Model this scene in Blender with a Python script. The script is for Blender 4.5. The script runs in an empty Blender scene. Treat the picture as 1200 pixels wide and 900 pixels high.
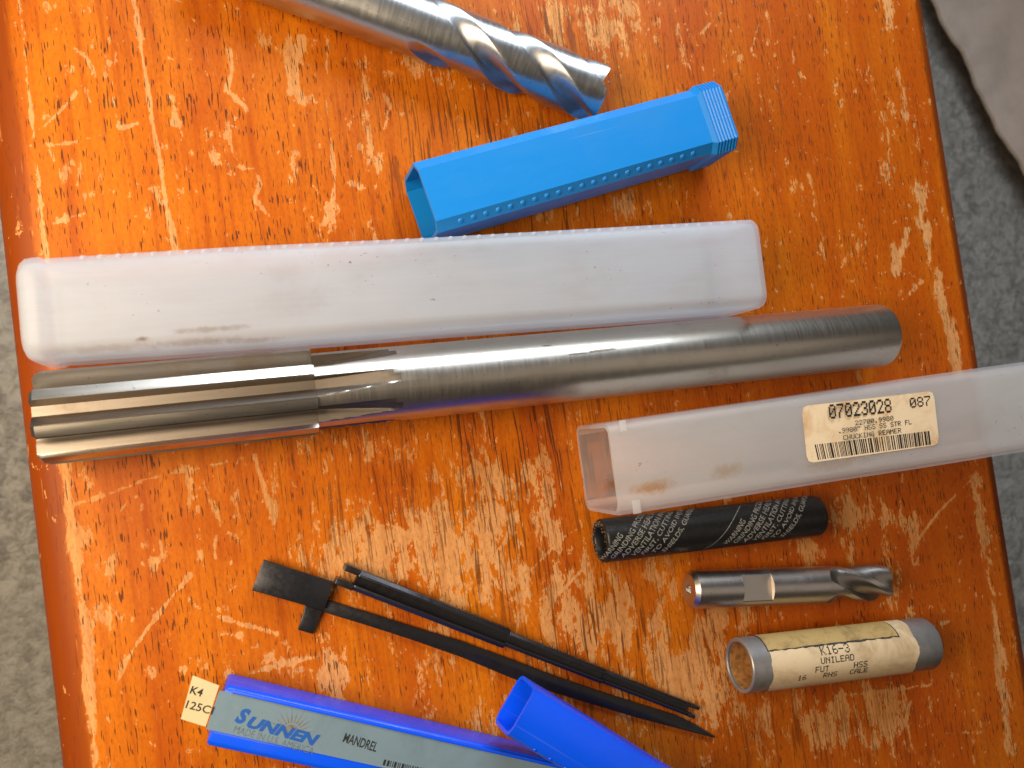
import bpy, bmesh, math, random
import numpy as np
from mathutils import Matrix, Vector

rng = random.Random(7)
SC = bpy.context.scene
COL = SC.collection

# ------------------------------------------------------------------ camera
F_PX, NX, NY, CAM_H = 1000.0, 305.5, 529.3, 265.0        # focal length in photo pixels, foot point below the lens, height in mm
_n = np.array([NX - 600, NY - 450, F_PX]); _n /= np.linalg.norm(_n)
_Z = -_n
_X = np.array([1, 0, 0.]) - _Z * _Z[0]; _X /= np.linalg.norm(_X)
_Y = np.cross(_Z, _X)
CM = np.array([_X, _Y, _Z])
MM = 0.001

cam_d = bpy.data.cameras.new('camera')
cam_d.sensor_width = 36.0
cam_d.lens = 36.0 * F_PX / 1200.0
cam_d.clip_start = 0.01
cam_d.clip_end = 50
cam_o = bpy.data.objects.new('camera', cam_d)
COL.objects.link(cam_o)
R3 = Matrix([[CM[i][0], -CM[i][1], -CM[i][2]] for i in range(3)])
cam_o.matrix_world = Matrix.Translation((0, 0, CAM_H * MM)) @ R3.to_4x4()
cam_d.dof.use_dof = True
cam_d.dof.focus_distance = 0.272
cam_d.dof.aperture_fstop = 18.0
SC.camera = cam_o

# ------------------------------------------------------------------ light
world = bpy.data.worlds.new('World')
SC.world = world
world.use_nodes = True
bg = world.node_tree.nodes['Background']
bg.inputs[0].default_value = (1.0, 0.86, 0.72, 1)
bg.inputs[1].default_value = 0.045

def area(name, loc, target, sx, sy, watt, col):
    d = bpy.data.lights.new(name, 'AREA')
    d.shape = 'RECTANGLE'; d.size = sx; d.size_y = sy
    d.energy = watt; d.color = col
    o = bpy.data.objects.new(name, d)
    COL.objects.link(o)
    o.location = loc
    o.rotation_euler = (Vector(target) - Vector(loc)).to_track_quat('-Z', 'Y').to_euler()
    return o
area('window_light', (0.11, 0.43, 0.27), (0.10, 0.07, 0.0), 0.40, 0.20, 2.9, (0.76, 0.88, 1.0))
area('warm_lamp_light', (-0.21, 0.01, 0.26), (-0.04, 0.0, 0.0), 0.24, 0.24, 2.2, (1.0, 0.82, 0.58))
area('ceiling_light', (-0.35, 0.10, 1.55), (0.0, 0.0, 0.0), 0.9, 0.9, 0.7, (1.0, 0.88, 0.74))
area('right_fill_light', (0.75, -0.12, 0.95), (0.15, 0.0, 0.0), 0.7, 0.9, 0.7, (1.0, 0.86, 0.72))  # added fill, placed so the steel on the right has something to reflect

SC.view_settings.view_transform = 'Standard'
SC.view_settings.look = 'None'
SC.view_settings.exposure = 0.0
SC.view_settings.gamma = 1.0
SC.view_settings.use_curve_mapping = False

# ------------------------------------------------------------------ helpers
def at(u, v, z=0.0):
    """world point (mm) on the level z that the photo shows at (u, v)"""
    d = CM @ np.array([u - 600, v - 450, F_PX])
    t = (z - CAM_H) / d[2]
    return np.array([d[0] * t, d[1] * t, z])

def px_of(P):
    """photo pixel of an array of world points (mm)"""
    q = (P - np.array([0, 0, CAM_H])) @ CM
    return 600 + F_PX * q[:, 0] / q[:, 2], 450 + F_PX * q[:, 1] / q[:, 2]

class Frame:
    """origin + x axis lying in the table plane (mm)"""
    def __init__(s, a, b):
        a = np.array(a, float); b = np.array(b, float)
        s.o = np.array([a[0], a[1], 0.0])
        d = (b - a)[:2]; s.len = float(np.hypot(*d)); d /= s.len
        s.x = np.array([d[0], d[1]]); s.y = np.array([-d[1], d[0]])
        s.ang = math.atan2(d[1], d[0])
    def loc(s, p):
        q = np.array(p)[:2] - s.o[:2]
        return float(q @ s.x), float(q @ s.y)
    def lp(s, u, v, z):
        return s.loc(at(u, v, z))

def thing(name, label, cat, fr=None, loc=None, rz=0.0, ry=0.0, group=None):
    o = bpy.data.objects.new(name, None)
    o.empty_display_size = 0.01
    COL.objects.link(o)
    if fr is not None:
        loc = fr.o; rz = fr.ang
    o.location = (loc[0] * MM, loc[1] * MM, loc[2] * MM)
    o.rotation_euler = (0, ry, rz)
    o['label'] = label; o['category'] = cat
    if group: o['group'] = group
    return o

def mesh(name, V, Fc, smooth=None):
    me = bpy.data.meshes.new(name)
    V = np.asarray(V, float) * MM
    me.from_pydata(V.tolist(), [], [tuple(int(i) for i in f) for f in Fc])
    me.validate(); me.update()
    if smooth is not None:
        me.polygons.foreach_set('use_smooth', [True] * len(me.polygons))
        me.set_sharp_from_angle(angle=math.radians(smooth))
    return me

def part(name, me, mat, parent=None, label=None, kind=None):
    o = bpy.data.objects.new(name, me)
    COL.objects.link(o)
    if mat is not None and not me.materials: me.materials.append(mat)
    if parent is not None: o.parent = parent
    if label: o['label'] = label
    if kind: o['kind'] = kind
    return o

def grid_faces(nr, nc, wrap=False, base=0):
    out = []
    for i in range(nr - 1):
        for j in range(nc if wrap else nc - 1):
            k = (j + 1) % nc
            out.append((base + i * nc + j, base + i * nc + k, base + (i + 1) * nc + k, base + (i + 1) * nc + j))
    return out

def flip(Fc): return [tuple(reversed(f)) for f in Fc]

def section(s, c, n, h=None):
    """rounded / chamfered rectangle in (y, z), bottom at z=0; n points per corner"""
    h = h or s
    pts = []
    for k, (cy, cz) in enumerate(((s/2-c, h-c), (-s/2+c, h-c), (-s/2+c, c), (s/2-c, c))):
        for i in range(n):
            a = math.pi/2 * (k + i/(n-1))
            pts.append((cy + c*math.cos(a), cz + c*math.sin(a)))
    return pts

def tube_mesh(name, st, wall, n, open0=True, open1=False, smooth=30):
    """hollow square tube; st = list of (x, side, chamfer, bottom z)"""
    V = []; Fc = []
    nc = 4*n
    for (x, s, c, z) in st:
        V += [(x, y, zz+z) for y, zz in section(s, c, n)]
    no = len(st)
    Fc += flip(grid_faces(no, nc, True))
    b = len(V)
    sti = list(st)
    if not open1: sti[-1] = (st[-1][0]-wall*1.5,) + tuple(st[-1][1:])
    if not open0: sti[0] = (st[0][0]+wall*1.5,) + tuple(st[0][1:])
    for (x, s, c, z) in sti:
        V += [(x, y, zz+z+wall) for y, zz in section(s-2*wall, max(c-wall*.5, .3), n)]
    Fc += grid_faces(no, nc, True, b)
    for end, op in ((0, open0), (1, open1)):
        ro = (no-1)*nc if end else 0
        if op:
            for j in range(nc):
                k = (j+1) % nc
                f = (ro+j, ro+k, b+ro+k, b+ro+j)
                Fc.append(f if not end else tuple(reversed(f)))
        else:
            o_ = tuple(range(ro, ro+nc)); i_ = tuple(range(b+ro, b+ro+nc))
            Fc.append(o_ if not end else tuple(reversed(o_)))
            Fc.append(i_ if end else tuple(reversed(i_)))
    me = mesh(name, V, Fc, smooth)
    bm = bmesh.new(); bm.from_mesh(me); bmesh.ops.recalc_face_normals(bm, faces=bm.faces); bm.to_mesh(me); bm.free()
    return me

def revolve(name, prof, n=64, smooth=35, close0=True, close1=True):
    """prof = list of (x, r) or (x, func(phi))  about the x axis"""
    V = []
    for x, r in prof:
        for j in range(n):
            a = 2*math.pi*j/n
            rr = r(a) if callable(r) else r
            V.append((x, rr*math.cos(a), rr*math.sin(a)))
    Fc = grid_faces(len(prof), n, True)
    if close0: Fc.append(tuple(range(n-1, -1, -1)))
    if close1: Fc.append(tuple(range((len(prof)-1)*n, len(prof)*n)))
    me = mesh(name, V, Fc, smooth)
    bm = bmesh.new(); bm.from_mesh(me); bmesh.ops.recalc_face_normals(bm, faces=bm.faces); bm.to_mesh(me); bm.free()
    return me

def prism(name, poly, z0, z1, bev=0.25, smooth=25):
    """flat plate from a 2-D outline, edges bevelled"""
    bm = bmesh.new()
    vs = [bm.verts.new((x*MM, y*MM, z0*MM)) for x, y in poly]
    f = bm.faces.new(vs)
    r = bmesh.ops.extrude_face_region(bm, geom=[f])
    bmesh.ops.translate(bm, verts=[g for g in r['geom'] if isinstance(g, bmesh.types.BMVert)], vec=(0, 0, (z1-z0)*MM))
    bmesh.ops.recalc_face_normals(bm, faces=bm.faces)
    if bev:
        bmesh.ops.bevel(bm, geom=list(bm.edges), offset=bev*MM, segments=2, affect='EDGES', profile=.5, clamp_overlap=True)
    me = bpy.data.meshes.new(name); bm.to_mesh(me); bm.free()
    me.polygons.foreach_set('use_smooth', [True]*len(me.polygons)); me.set_sharp_from_angle(angle=math.radians(smooth))
    return me

def dome_mesh(name, r, h, n=10):
    V = []; rings = 4
    for i in range(rings):
        a = math.pi/2*i/(rings-1)*.97
        for j in range(n):
            b = 2*math.pi*j/n
            V.append((r*math.cos(a)*math.cos(b), r*math.cos(a)*math.sin(b), h*math.sin(a)))
    Fc = grid_faces(rings, n, True); Fc.append(tuple(range((rings-1)*n, rings*n)))
    return mesh(name, V, Fc, 60)

# ---- lettering
def font_mesh(txt, bold=0.0, shear=0.0):
    c = bpy.data.curves.new('lettering', 'FONT')
    c.body = txt; c.size = 1.0; c.resolution_u = 3; c.offset = bold; c.shear = shear
    o = bpy.data.objects.new('lettering', c); COL.objects.link(o)
    dg = bpy.context.evaluated_depsgraph_get()
    me = bpy.data.meshes.new_from_object(o.evaluated_get(dg))
    V = np.array([v.co[:2] for v in me.vertices]); Fc = [tuple(p.vertices) for p in me.polygons]
    bpy.data.objects.remove(o); bpy.data.curves.remove(c); bpy.data.meshes.remove(me)
    V -= V.min(0); V /= V.max(0)
    return V, Fc                                   # unit box

G57 = {}
def _g(ch, rows): G57[ch] = [[int(b) for b in format(r, '05b')] for r in rows]
_g('0', (14,17,19,21,25,17,14)); _g('1', (4,12,4,4,4,4,14)); _g('2', (14,17,1,2,4,8,31)); _g('3', (14,17,1,6,1,17,14))
_g('6', (6,8,16,30,17,17,14)); _g('7', (31,1,2,4,8,8,8)); _g('8', (14,17,17,14,17,17,14)); _g('9', (14,17,17,15,1,2,12))
_g('.', (0,0,0,0,0,12,12)); _g('-', (0,0,0,31,0,0,0)); _g('"', (10,10,10,0,0,0,0)); _g(' ', (0,)*7)
_g('A', (14,17,17,31,17,17,17)); _g('C', (14,17,16,16,16,17,14)); _g('D', (30,17,17,17,17,17,30)); _g('E', (31,16,16,30,16,16,31))
_g('F', (31,16,16,30,16,16,16)); _g('G', (14,17,16,23,17,17,15)); _g('H', (17,17,17,31,17,17,17)); _g('I', (14,4,4,4,4,4,14))
_g('K', (17,18,20,24,20,18,17)); _g('L', (16,16,16,16,16,16,31)); _g('M', (17,27,21,21,17,17,17)); _g('N', (17,25,21,19,17,17,17))
_g('R', (30,17,17,30,20,18,17)); _g('S', (15,16,16,14,1,1,30)); _g('T', (31,4,4,4,4,4,4)); _g('U', (17,17,17,17,17,17,14))

def dot_mesh(txt, fat=1.18):
    """dot-matrix lettering as little overlapping quads, unit box"""
    V = []; Fc = []
    W = len(txt)*6 - 1
    for i, ch in enumerate(txt):
        for r, row in enumerate(G57[ch]):
            c = 0
            while c < 5:
                if row[c]:
                    e = c
                    while e < 4 and row[e+1]: e += 1
                    x0 = i*6 + c - (fat-1)/2; x1 = i*6 + e + 1 + (fat-1)/2
                    y1 = 7 - r + (fat-1)/2; y0 = 6 - r - (fat-1)/2
                    b = len(V)
                    V += [(x0, y0), (x1, y0), (x1, y1), (x0, y1)]; Fc.append((b, b+1, b+2, b+3))
                    c = e
                c += 1
    V = np.array(V, float); V /= np.array([W, 7.0])
    # each quad a hair higher than the last so that overlaps never share a plane
    return V, Fc

def print_flat(name, glyphs, parent, a, b, h, z, mat):
    """lettering on a level face: baseline from local point a to b, cap height h"""
    V2, Fc = glyphs
    a = np.array(a); b = np.array(b); d = b - a; L = np.hypot(*d); x = d/L; y = np.array([-x[1], x[0]])
    P = a + np.outer(V2[:, 0]*L, x) + np.outer(V2[:, 1]*h, y)
    zz = z + 0.0004*(np.arange(len(P))//4 % 40)
    return part(name, mesh(name, np.column_stack([P, zz]), Fc), mat, parent)

def print_round(name, glyphs, parent, x0, w, phi, h, R, cz, mat, rot=0.0):
    """lettering wrapped on a cylinder about local x: starts at x0, baseline at angle phi (rad), text top towards smaller phi"""
    V2, Fc = glyphs
    X = V2[:, 0]*w; Y = V2[:, 1]*h
    cr, sr = math.cos(rot), math.sin(rot)
    Xr = x0 + X*cr - Y*sr; Yr = X*sr + Y*cr
    ph = phi - Yr/R
    rr = R + 0.0004*(np.arange(len(X))//4 % 40)
    return part(name, mesh(name, np.column_stack([Xr, rr*np.cos(ph), cz + rr*np.sin(ph)]), Fc), mat, parent)

# ------------------------------------------------------------------ materials
class NT:
    def __init__(s, name):
        s.m = bpy.data.materials.new(name); s.m.use_nodes = True
        s.t = s.m.node_tree; s.N = s.t.nodes; s.L = s.t.links
        s.bsdf = s.N['Principled BSDF']; s.out = s.N['Material Output']
        s.tc = s.N.new('ShaderNodeTexCoord')
    def put(s, inp, v):
        if isinstance(v, bpy.types.NodeSocket): s.L.new(v, inp)
        elif isinstance(v, (tuple, list)) and len(v) == 3 and inp.type == 'RGBA': inp.default_value = (*v, 1)
        else: inp.default_value = v
    def mapv(s, scale=(1, 1, 1), rot=(0, 0, 0), loc=(0, 0, 0), src=None):
        n = s.N.new('ShaderNodeMapping'); s.put(n.inputs[0], src or s.tc.outputs['Object'])
        n.inputs['Scale'].default_value = scale; n.inputs['Rotation'].default_value = rot; n.inputs['Location'].default_value = loc
        return n.outputs[0]
    def noise(s, vec, scale, detail=3, rough=.55, dist=0.0, col=False):
        n = s.N.new('ShaderNodeTexNoise'); s.put(n.inputs['Vector'], vec)
        n.inputs['Scale'].default_value = scale; n.inputs['Detail'].default_value = detail
        n.inputs['Roughness'].default_value = rough; n.inputs['Distortion'].default_value = dist
        return n.outputs['Color' if col else 'Fac']
    def ramp(s, v, lo, hi, a=0.0, b=1.0, smooth=True):
        n = s.N.new('ShaderNodeMapRange'); n.interpolation_type = 'SMOOTHSTEP' if smooth else 'LINEAR'
        s.put(n.inputs['Value'], v)
        for k, x in zip(('From Min', 'From Max', 'To Min', 'To Max'), (lo, hi, a, b)): n.inputs[k].default_value = x
        return n.outputs[0]
    def math(s, op, a, b=0.0, clamp=False):
        n = s.N.new('ShaderNodeMath'); n.operation = op; n.use_clamp = clamp
        s.put(n.inputs[0], a); s.put(n.inputs[1], b); return n.outputs[0]
    def mix(s, f, a, b):
        n = s.N.new('ShaderNodeMix'); n.data_type = 'RGBA'
        s.put(n.inputs[0], f); s.put(n.inputs[6], a); s.put(n.inputs[7], b); return n.outputs[2]
    def bump(s, h, strength=.3, dist=.0002):
        n = s.N.new('ShaderNodeBump'); n.inputs['Strength'].default_value = strength; n.inputs['Distance'].default_value = dist
        s.put(n.inputs['Height'], h); return n.outputs[0]
    def attr(s, name):
        n = s.N.new('ShaderNodeAttribute'); n.attribute_name = name; return n.outputs['Fac']
    def set(s, **k):
        names = dict(col='Base Color', rough='Roughness', metal='Metallic', normal='Normal', spec='Specular IOR Level',
                     coat='Coat Weight', coatr='Coat Roughness', sss='Subsurface Weight', alpha='Alpha', aniso='Anisotropic')
        for a, v in k.items(): s.put(s.bsdf.inputs[names[a]], v)
        return s.m

def simple(name, col, rough=.5, metal=0.0, var=.12, scale=400, bump=.1):
    n = NT(name)
    f = n.noise(n.mapv(), scale, 4)
    c2 = tuple(x*(1-var*2) for x in col)
    return n.set(col=n.mix(n.ramp(f, .35, .7), col, c2), rough=n.ramp(f, .3, .7, rough*.85, min(1, rough*1.15)), metal=metal,
                 normal=n.bump(f, bump, .0001))

def wood():
    n = NT('worn_orange_varnished_wood')
    P = n.tc.outputs['Object']
    wear = n.attr('wear'); lines = n.attr('lines'); rim = n.attr('rim')
    # base colour
    g1 = n.noise(n.mapv((1, .10, 1)), 55, 4, .6, .4)
    g2 = n.noise(n.mapv((1, .05, 1)), 420, 3, .6)
    base = n.mix(n.ramp(g1, .3, .72), (.59, .158, .004), (.42, .078, .003))
    base = n.mix(n.ramp(g2, .45, .72, 0, .55), base, (.30, .045, .002))
    blot = n.noise(n.mapv((1, .6, 1)), 22, 3, .6)
    base = n.mix(n.ramp(blot, .52, .70, 0, .6), base, (.36, .050, .002))
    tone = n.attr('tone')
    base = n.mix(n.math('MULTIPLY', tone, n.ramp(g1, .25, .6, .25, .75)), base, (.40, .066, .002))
    base = n.mix(n.math('MULTIPLY', rim, .92), base, (.20, .032, .003))
    # worn spots: wear attribute + irregular noise, sharp rim
    a1 = n.noise(n.mapv((1, .34, 1)), 110, 5, .68, .3)
    a2 = n.noise(n.mapv((1, .38, 1), loc=(.3, .1, 0)), 460, 4, .7, .5)
    a3 = n.noise(n.mapv((1, .35, 1), loc=(.7, .3, 0)), 1500, 2, .6)
    v = n.math('ADD', wear, n.math('MULTIPLY', n.math('SUBTRACT', a1, .5), 2.5))
    v = n.math('ADD', v, n.math('MULTIPLY', n.math('SUBTRACT', a2, .5), 1.1))
    v = n.math('ADD', v, n.math('MULTIPLY', n.math('SUBTRACT', a3, .5), .35))
    mask = n.ramp(v, .50, .535)
    a4 = n.noise(n.mapv((1, .6, 1), loc=(.9, .2, 0)), 330, 3, .62, .25)
    fl = n.math('ADD', a4, n.math('MULTIPLY', n.math('SUBTRACT', a1, .5), .45))
    fl = n.math('ADD', fl, n.math('MULTIPLY', wear, .10))
    mask = n.math('MAXIMUM', mask, n.ramp(fl, .665, .69, 0, .9))
    halo = n.ramp(v, .30, .52)
    # hairline scuffs
    h1 = n.noise(n.mapv((1, .06, 1), rot=(0, 0, .9)), 900, 2, .5)
    h2 = n.noise(n.mapv((1, .05, 1), rot=(0, 0, -.5)), 1100, 2, .5)
    scuff = n.math('MAXIMUM', n.ramp(h1, .715, .75), n.ramp(h2, .72, .755))
    scuff = n.math('MULTIPLY', scuff, .45)
    mask = n.math('MAXIMUM', mask, scuff)
    raw = n.mix(n.ramp(g2, .35, .75), (.66, .32, .115), (.47, .195, .06))
    raw = n.mix(n.ramp(a1, .4, .8, 0, .4), raw, (.60, .24, .06))
    base = n.mix(n.math('MULTIPLY', halo, .22), base, (.66, .20, .02))
    col = n.mix(n.math('MULTIPLY', mask, .90), base, raw)
    # pores: short dark dashes, and long dark grain lines in the middle boards
    p1 = n.noise(n.mapv((1, .10, 1)), 1900, 1.0, .5)
    pm = n.noise(n.mapv((1, .35, 1), loc=(.2, 0, 0)), 130, 3, .6)
    pd = n.math('ADD', p1, n.math('MULTIPLY', n.math('SUBTRACT', pm, .5), .35))
    pores = n.ramp(pd, .635, .68)
    wob = n.N.new('ShaderNodeVectorMath'); wob.operation = 'ADD'
    dn = n.noise(n.mapv((1, .25, 1)), 60, 2, .5, col=True)
    sc = n.N.new('ShaderNodeVectorMath'); sc.operation = 'SCALE'; n.put(sc.inputs[0], dn); sc.inputs['Scale'].default_value = .006
    n.put(wob.inputs[0], P); n.put(wob.inputs[1], sc.outputs[0])
    l1 = n.noise(n.mapv((1, .03, 1), src=wob.outputs[0]), 1350, 1.0, .5)
    brk = n.noise(n.mapv((1, .12, 1), loc=(.5, 0, 0)), 500, 2, .5)
    ln = n.ramp(n.math('ADD', l1, n.math('MULTIPLY', n.math('SUBTRACT', brk, .5), .22)), .585, .635)
    ln = n.math('MULTIPLY', ln, lines)
    pores = n.math('MULTIPLY', pores, n.math('SUBTRACT', 1.0, n.math('MULTIPLY', lines, .6)))
    pores = n.math('MULTIPLY', pores, n.math('SUBTRACT', 1.0, n.math('MULTIPLY', rim, .7)))
    dark = n.math('MAXIMUM', pores, ln)
    mot = n.noise(n.mapv((1, .4, 1), loc=(.1, .6, 0)), 1300, 3, .65)
    col = n.mix(n.ramp(mot, .40, .70, 0, .30), col, (.22, .04, .003))
    col = n.mix(n.math('MULTIPLY', dark, .85), col, (.060, .018, .006))
    hgt = n.math('SUBTRACT', n.math('MULTIPLY', mask, -.6), n.math('MULTIPLY', dark, .8))
    hgt = n.math('ADD', hgt, n.math('MULTIPLY', g2, .25))
    return n.set(col=col, rough=n.math('ADD', n.ramp(mask, 0, 1, .36, .62), n.math('MULTIPLY', g2, .08)), normal=n.bump(hgt, .45, .00015), spec=.14)

def steel(name, col=(.61, .55, .475), rough=.33, stretch=(1, .04, .04), scale=2600, stain=.35, tint=(.30, .22, .15), aniso=.0, marks=()):
    n = NT(name)
    f = n.noise(n.mapv(stretch), scale, 3, .6)
    s1 = n.noise(n.mapv((1, 1, 1)), 60, 5, .65)
    s2 = n.noise(n.mapv((1, 1, 1), loc=(.4, 0, 0)), 900, 3, .6)
    c = n.mix(n.ramp(s1, .48, .72, 0, stain), col, tint)
    c = n.mix(n.ramp(s2, .67, .73, 0, .5), c, (.10, .07, .05))
    s3 = n.noise(n.mapv((.05, 1, 1), rot=(.3, .02, .03), loc=(.1, .2, 0)), 1600, 2, .5)
    c = n.mix(n.ramp(s3, .68, .72, 0, .35), c, tuple(min(1, x*1.35) for x in col))
    for (x, y, rx, ry) in marks:
        g = n.N.new('ShaderNodeVectorMath'); g.operation = 'LENGTH'; n.put(g.inputs[0], n.mapv((1/(rx*MM), 1/(ry*MM), 0), loc=(-x/rx, -y/ry, 0)))
        d = n.math('ADD', g.outputs['Value'], n.math('MULTIPLY', n.math('SUBTRACT', n.noise(n.mapv((.3, 1, 1)), 700, 4, .7), .5), 2.2))
        c = n.mix(n.ramp(d, 1.0, .6, 0, .8), c, (.16, .11, .08))
    return n.set(col=c, metal=1.0, rough=n.math('ADD', n.ramp(f, .3, .7, rough*.92, rough*1.10), n.ramp(s1, .5, .8, 0, .14)), normal=n.bump(f, .02, .00001), aniso=aniso)

def milky(name, col, see, trans, rough=.38, stains=()):
    """milky polyethylene: scatters, lets some light through, thin enough to see what lies right behind"""
    n = NT(name)
    f = n.noise(n.mapv((.25, 1, 1)), 160, 4, .6)
    sp = n.noise(n.mapv((.6, 1, 1)), 900, 2, .6)
    sp2 = n.noise(n.mapv(), 45, 3, .6)
    c = n.mix(n.ramp(f, .35, .75), col, tuple(x*.93 for x in col))
    c = n.mix(n.ramp(sp2, .52, .75, 0, .16), c, (.66, .55, .42))
    c = n.mix(n.math('MULTIPLY', n.ramp(sp, .70, .73), n.ramp(sp2, .45, .62)), c, (.16, .09, .04))
    for (x, y, rx, ry, sc_, k) in stains:
        m = n.mapv((1/(rx*MM), 1/(ry*MM), 0), loc=(-x/rx, -y/ry, 0))
        g = n.N.new('ShaderNodeVectorMath'); g.operation = 'LENGTH'; n.put(g.inputs[0], m)
        d = n.math('ADD', g.outputs['Value'], n.math('MULTIPLY', n.math('SUBTRACT', n.noise(n.mapv(), 350, 4, .7), .5), 1.6))
        c = n.mix(n.ramp(d, 1.0, .1, 0, k), c, sc_)
    scr = n.noise(n.mapv((.02, 1, 1), rot=(0, 0, .04)), 800, 2, .5)
    n.set(col=c, rough=n.ramp(scr, .4, .75, rough, rough*1.5), spec=.45, normal=n.bump(n.math('ADD', f, n.math('MULTIPLY', scr, .3)), .05, .0002))
    tr = n.N.new('ShaderNodeBsdfTranslucent'); n.put(tr.inputs[0], c)
    m1 = n.N.new('ShaderNodeMixShader'); m1.inputs[0].default_value = trans
    n.L.new(n.bsdf.outputs[0], m1.inputs[1]); n.L.new(tr.outputs[0], m1.inputs[2])
    tp = n.N.new('ShaderNodeBsdfTransparent'); tp.inputs[0].default_value = (.97, .96, .95, 1)
    m2 = n.N.new('ShaderNodeMixShader'); m2.inputs[0].default_value = see
    n.L.new(m1.outputs[0], m2.inputs[1]); n.L.new(tp.outputs[0], m2.inputs[2])
    n.L.new(m2.outputs[0], n.out.inputs[0])
    return n.m

def plastic(name, col, rough=.35, sss=.0):
    n = NT(name)
    f = n.noise(n.mapv((.2, 1, 1)), 260, 4, .65)
    sp = n.noise(n.mapv(), 60, 4, .65)
    scr = n.noise(n.mapv((.015, 1, 1), rot=(0, 0, .12)), 900, 2, .5)
    c = n.mix(n.ramp(sp, .5, .8, 0, .25), col, tuple(x*.62 for x in col))
    c = n.mix(n.ramp(scr, .70, .78, 0, .25), c, tuple(min(1, x*.6+.25) for x in col))
    return n.set(col=c, rough=n.math('ADD', n.ramp(f, .3, .7, rough*.95, rough*1.08), n.ramp(sp, .45, .8, 0, .15)), spec=.45,
                 normal=n.bump(n.math('ADD', n.math('MULTIPLY', f, .2), n.math('MULTIPLY', sp, 1.5)), .08, .0003))

def paper(name, col, dirt, k=.8, scale=70, foxing=(.35, .15, .05)):
    n = NT(name)
    a = n.noise(n.mapv(), scale, 5, .7, .4)
    b = n.noise(n.mapv(loc=(.3, .2, 0)), scale*6, 4, .7)
    c = n.mix(n.ramp(a, .42, .75, 0, k), col, dirt)
    c = n.mix(n.ramp(b, .60, .78, 0, .5), c, foxing)
    return n.set(col=c, rough=.62, normal=n.bump(b, .25, .00015))

M_WOOD = wood()
M_STEEL = steel('ground_steel_with_stains')
M_FLUTE = steel('ground_flute_steel', (.56, .50, .43), .30, (.05, 1, 1), 900, .45, (.28, .19, .11))
M_MILL = steel('bright_cutter_steel', (.52, .51, .50), .30, (1, .1, .1), 1200, .25, (.30, .25, .2))
M_SMALL = steel('small_cutter_steel', (.56, .51, .47), .32, (1, .05, .05), 1400, .25, (.25, .18, .13))
M_SMALLF = steel('small_cutter_flute_steel', (.36, .32, .29), .34, (1, .3, .3), 1400, .2, (.2, .15, .1))
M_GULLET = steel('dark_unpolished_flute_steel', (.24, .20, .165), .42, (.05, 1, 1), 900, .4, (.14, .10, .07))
M_MILLG = steel('dark_cutter_flute_steel', (.46, .46, .47), .34, (1, .2, .2), 1200, .3, (.2, .16, .12))
M_TUBE2 = milky('milky_grey_plastic', (.95, .95, .94), .64, .55, .28,
                stains=((12, -7, 9, 3.2, (.75, .40, .10), .75), (37, -5.5, 8, 3, (.72, .48, .20), .5), (75, -9, 20, 2.5, (.6, .45, .25), .4)))
M_BLUE = plastic('sky_blue_plastic', (.004, .205, .60), .36)
M_ROYAL = plastic('royal_blue_plastic', (.002, .080, .85), .28)
M_RUBBER = simple('black_rubber', (.010, .010, .011), .42, 0, .3, 900, .12)
M_HOSEPRINT = simple('grey_print', (.34, .34, .33), .6, 0, .3, 1500, 0)
M_INK = simple('black_ink', (.018, .016, .016), .6, 0, .3, 1800, 0)
M_INKTAN = simple('faded_black_ink', (.05, .042, .034), .6, 0, .4, 1500, 0)
M_LABEL = paper('stained_cream_label', (.80, .60, .38), (.52, .27, .10), .9, 75)
M_CARD = paper('aged_cardboard_label', (.66, .50, .31), (.40, .26, .13), .9, 80, (.28, .16, .07))
M_TAPE = paper('yellowed_tape', (.42, .28, .10), (.20, .12, .04), .9, 160, (.60, .48, .26))
M_KRAFT = simple('brown_cardboard', (.46, .20, .05), .8, 0, .25, 500, .4)
M_RIM = simple('grey_painted_rim', (.30, .28, .27), .40, .5, .12, 250, .05)
M_GREYLABEL = paper('grey_blue_label', (.15, .22, .27), (.11, .165, .21), .6, 60, (.20, .27, .31))
M_TAG = paper('cream_paper_tag', (.62, .49, .27), (.52, .38, .19), .6, 60, (.55, .38, .2))
M_SUNNEN = simple('blue_print', (.008, .09, .38), .55, 0, .1, 900, 0)
M_RAYS = simple('brown_print', (.20, .17, .14), .6, 0, .2, 900, 0)
M_FAINT = simple('faint_grey_print', (.12, .16, .20), .6, 0, .2, 900, 0)
M_BLACKSTEEL = NT('blackened_steel')
_f = M_BLACKSTEEL.noise(M_BLACKSTEEL.mapv(), 500, 4, .6); _w = M_BLACKSTEEL.noise(M_BLACKSTEEL.mapv(loc=(.2, 0, 0)), 260, 4, .7)
M_BLACKSTEEL = M_BLACKSTEEL.set(col=M_BLACKSTEEL.mix(M_BLACKSTEEL.ramp(_w, .70, .76, 0, .5), (.034, .032, .036), (.28, .27, .26)), rough=M_BLACKSTEEL.ramp(_f, .3, .7, .20, .34), metal=.6,
                                normal=M_BLACKSTEEL.bump(_f, .2, .0001))

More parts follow.
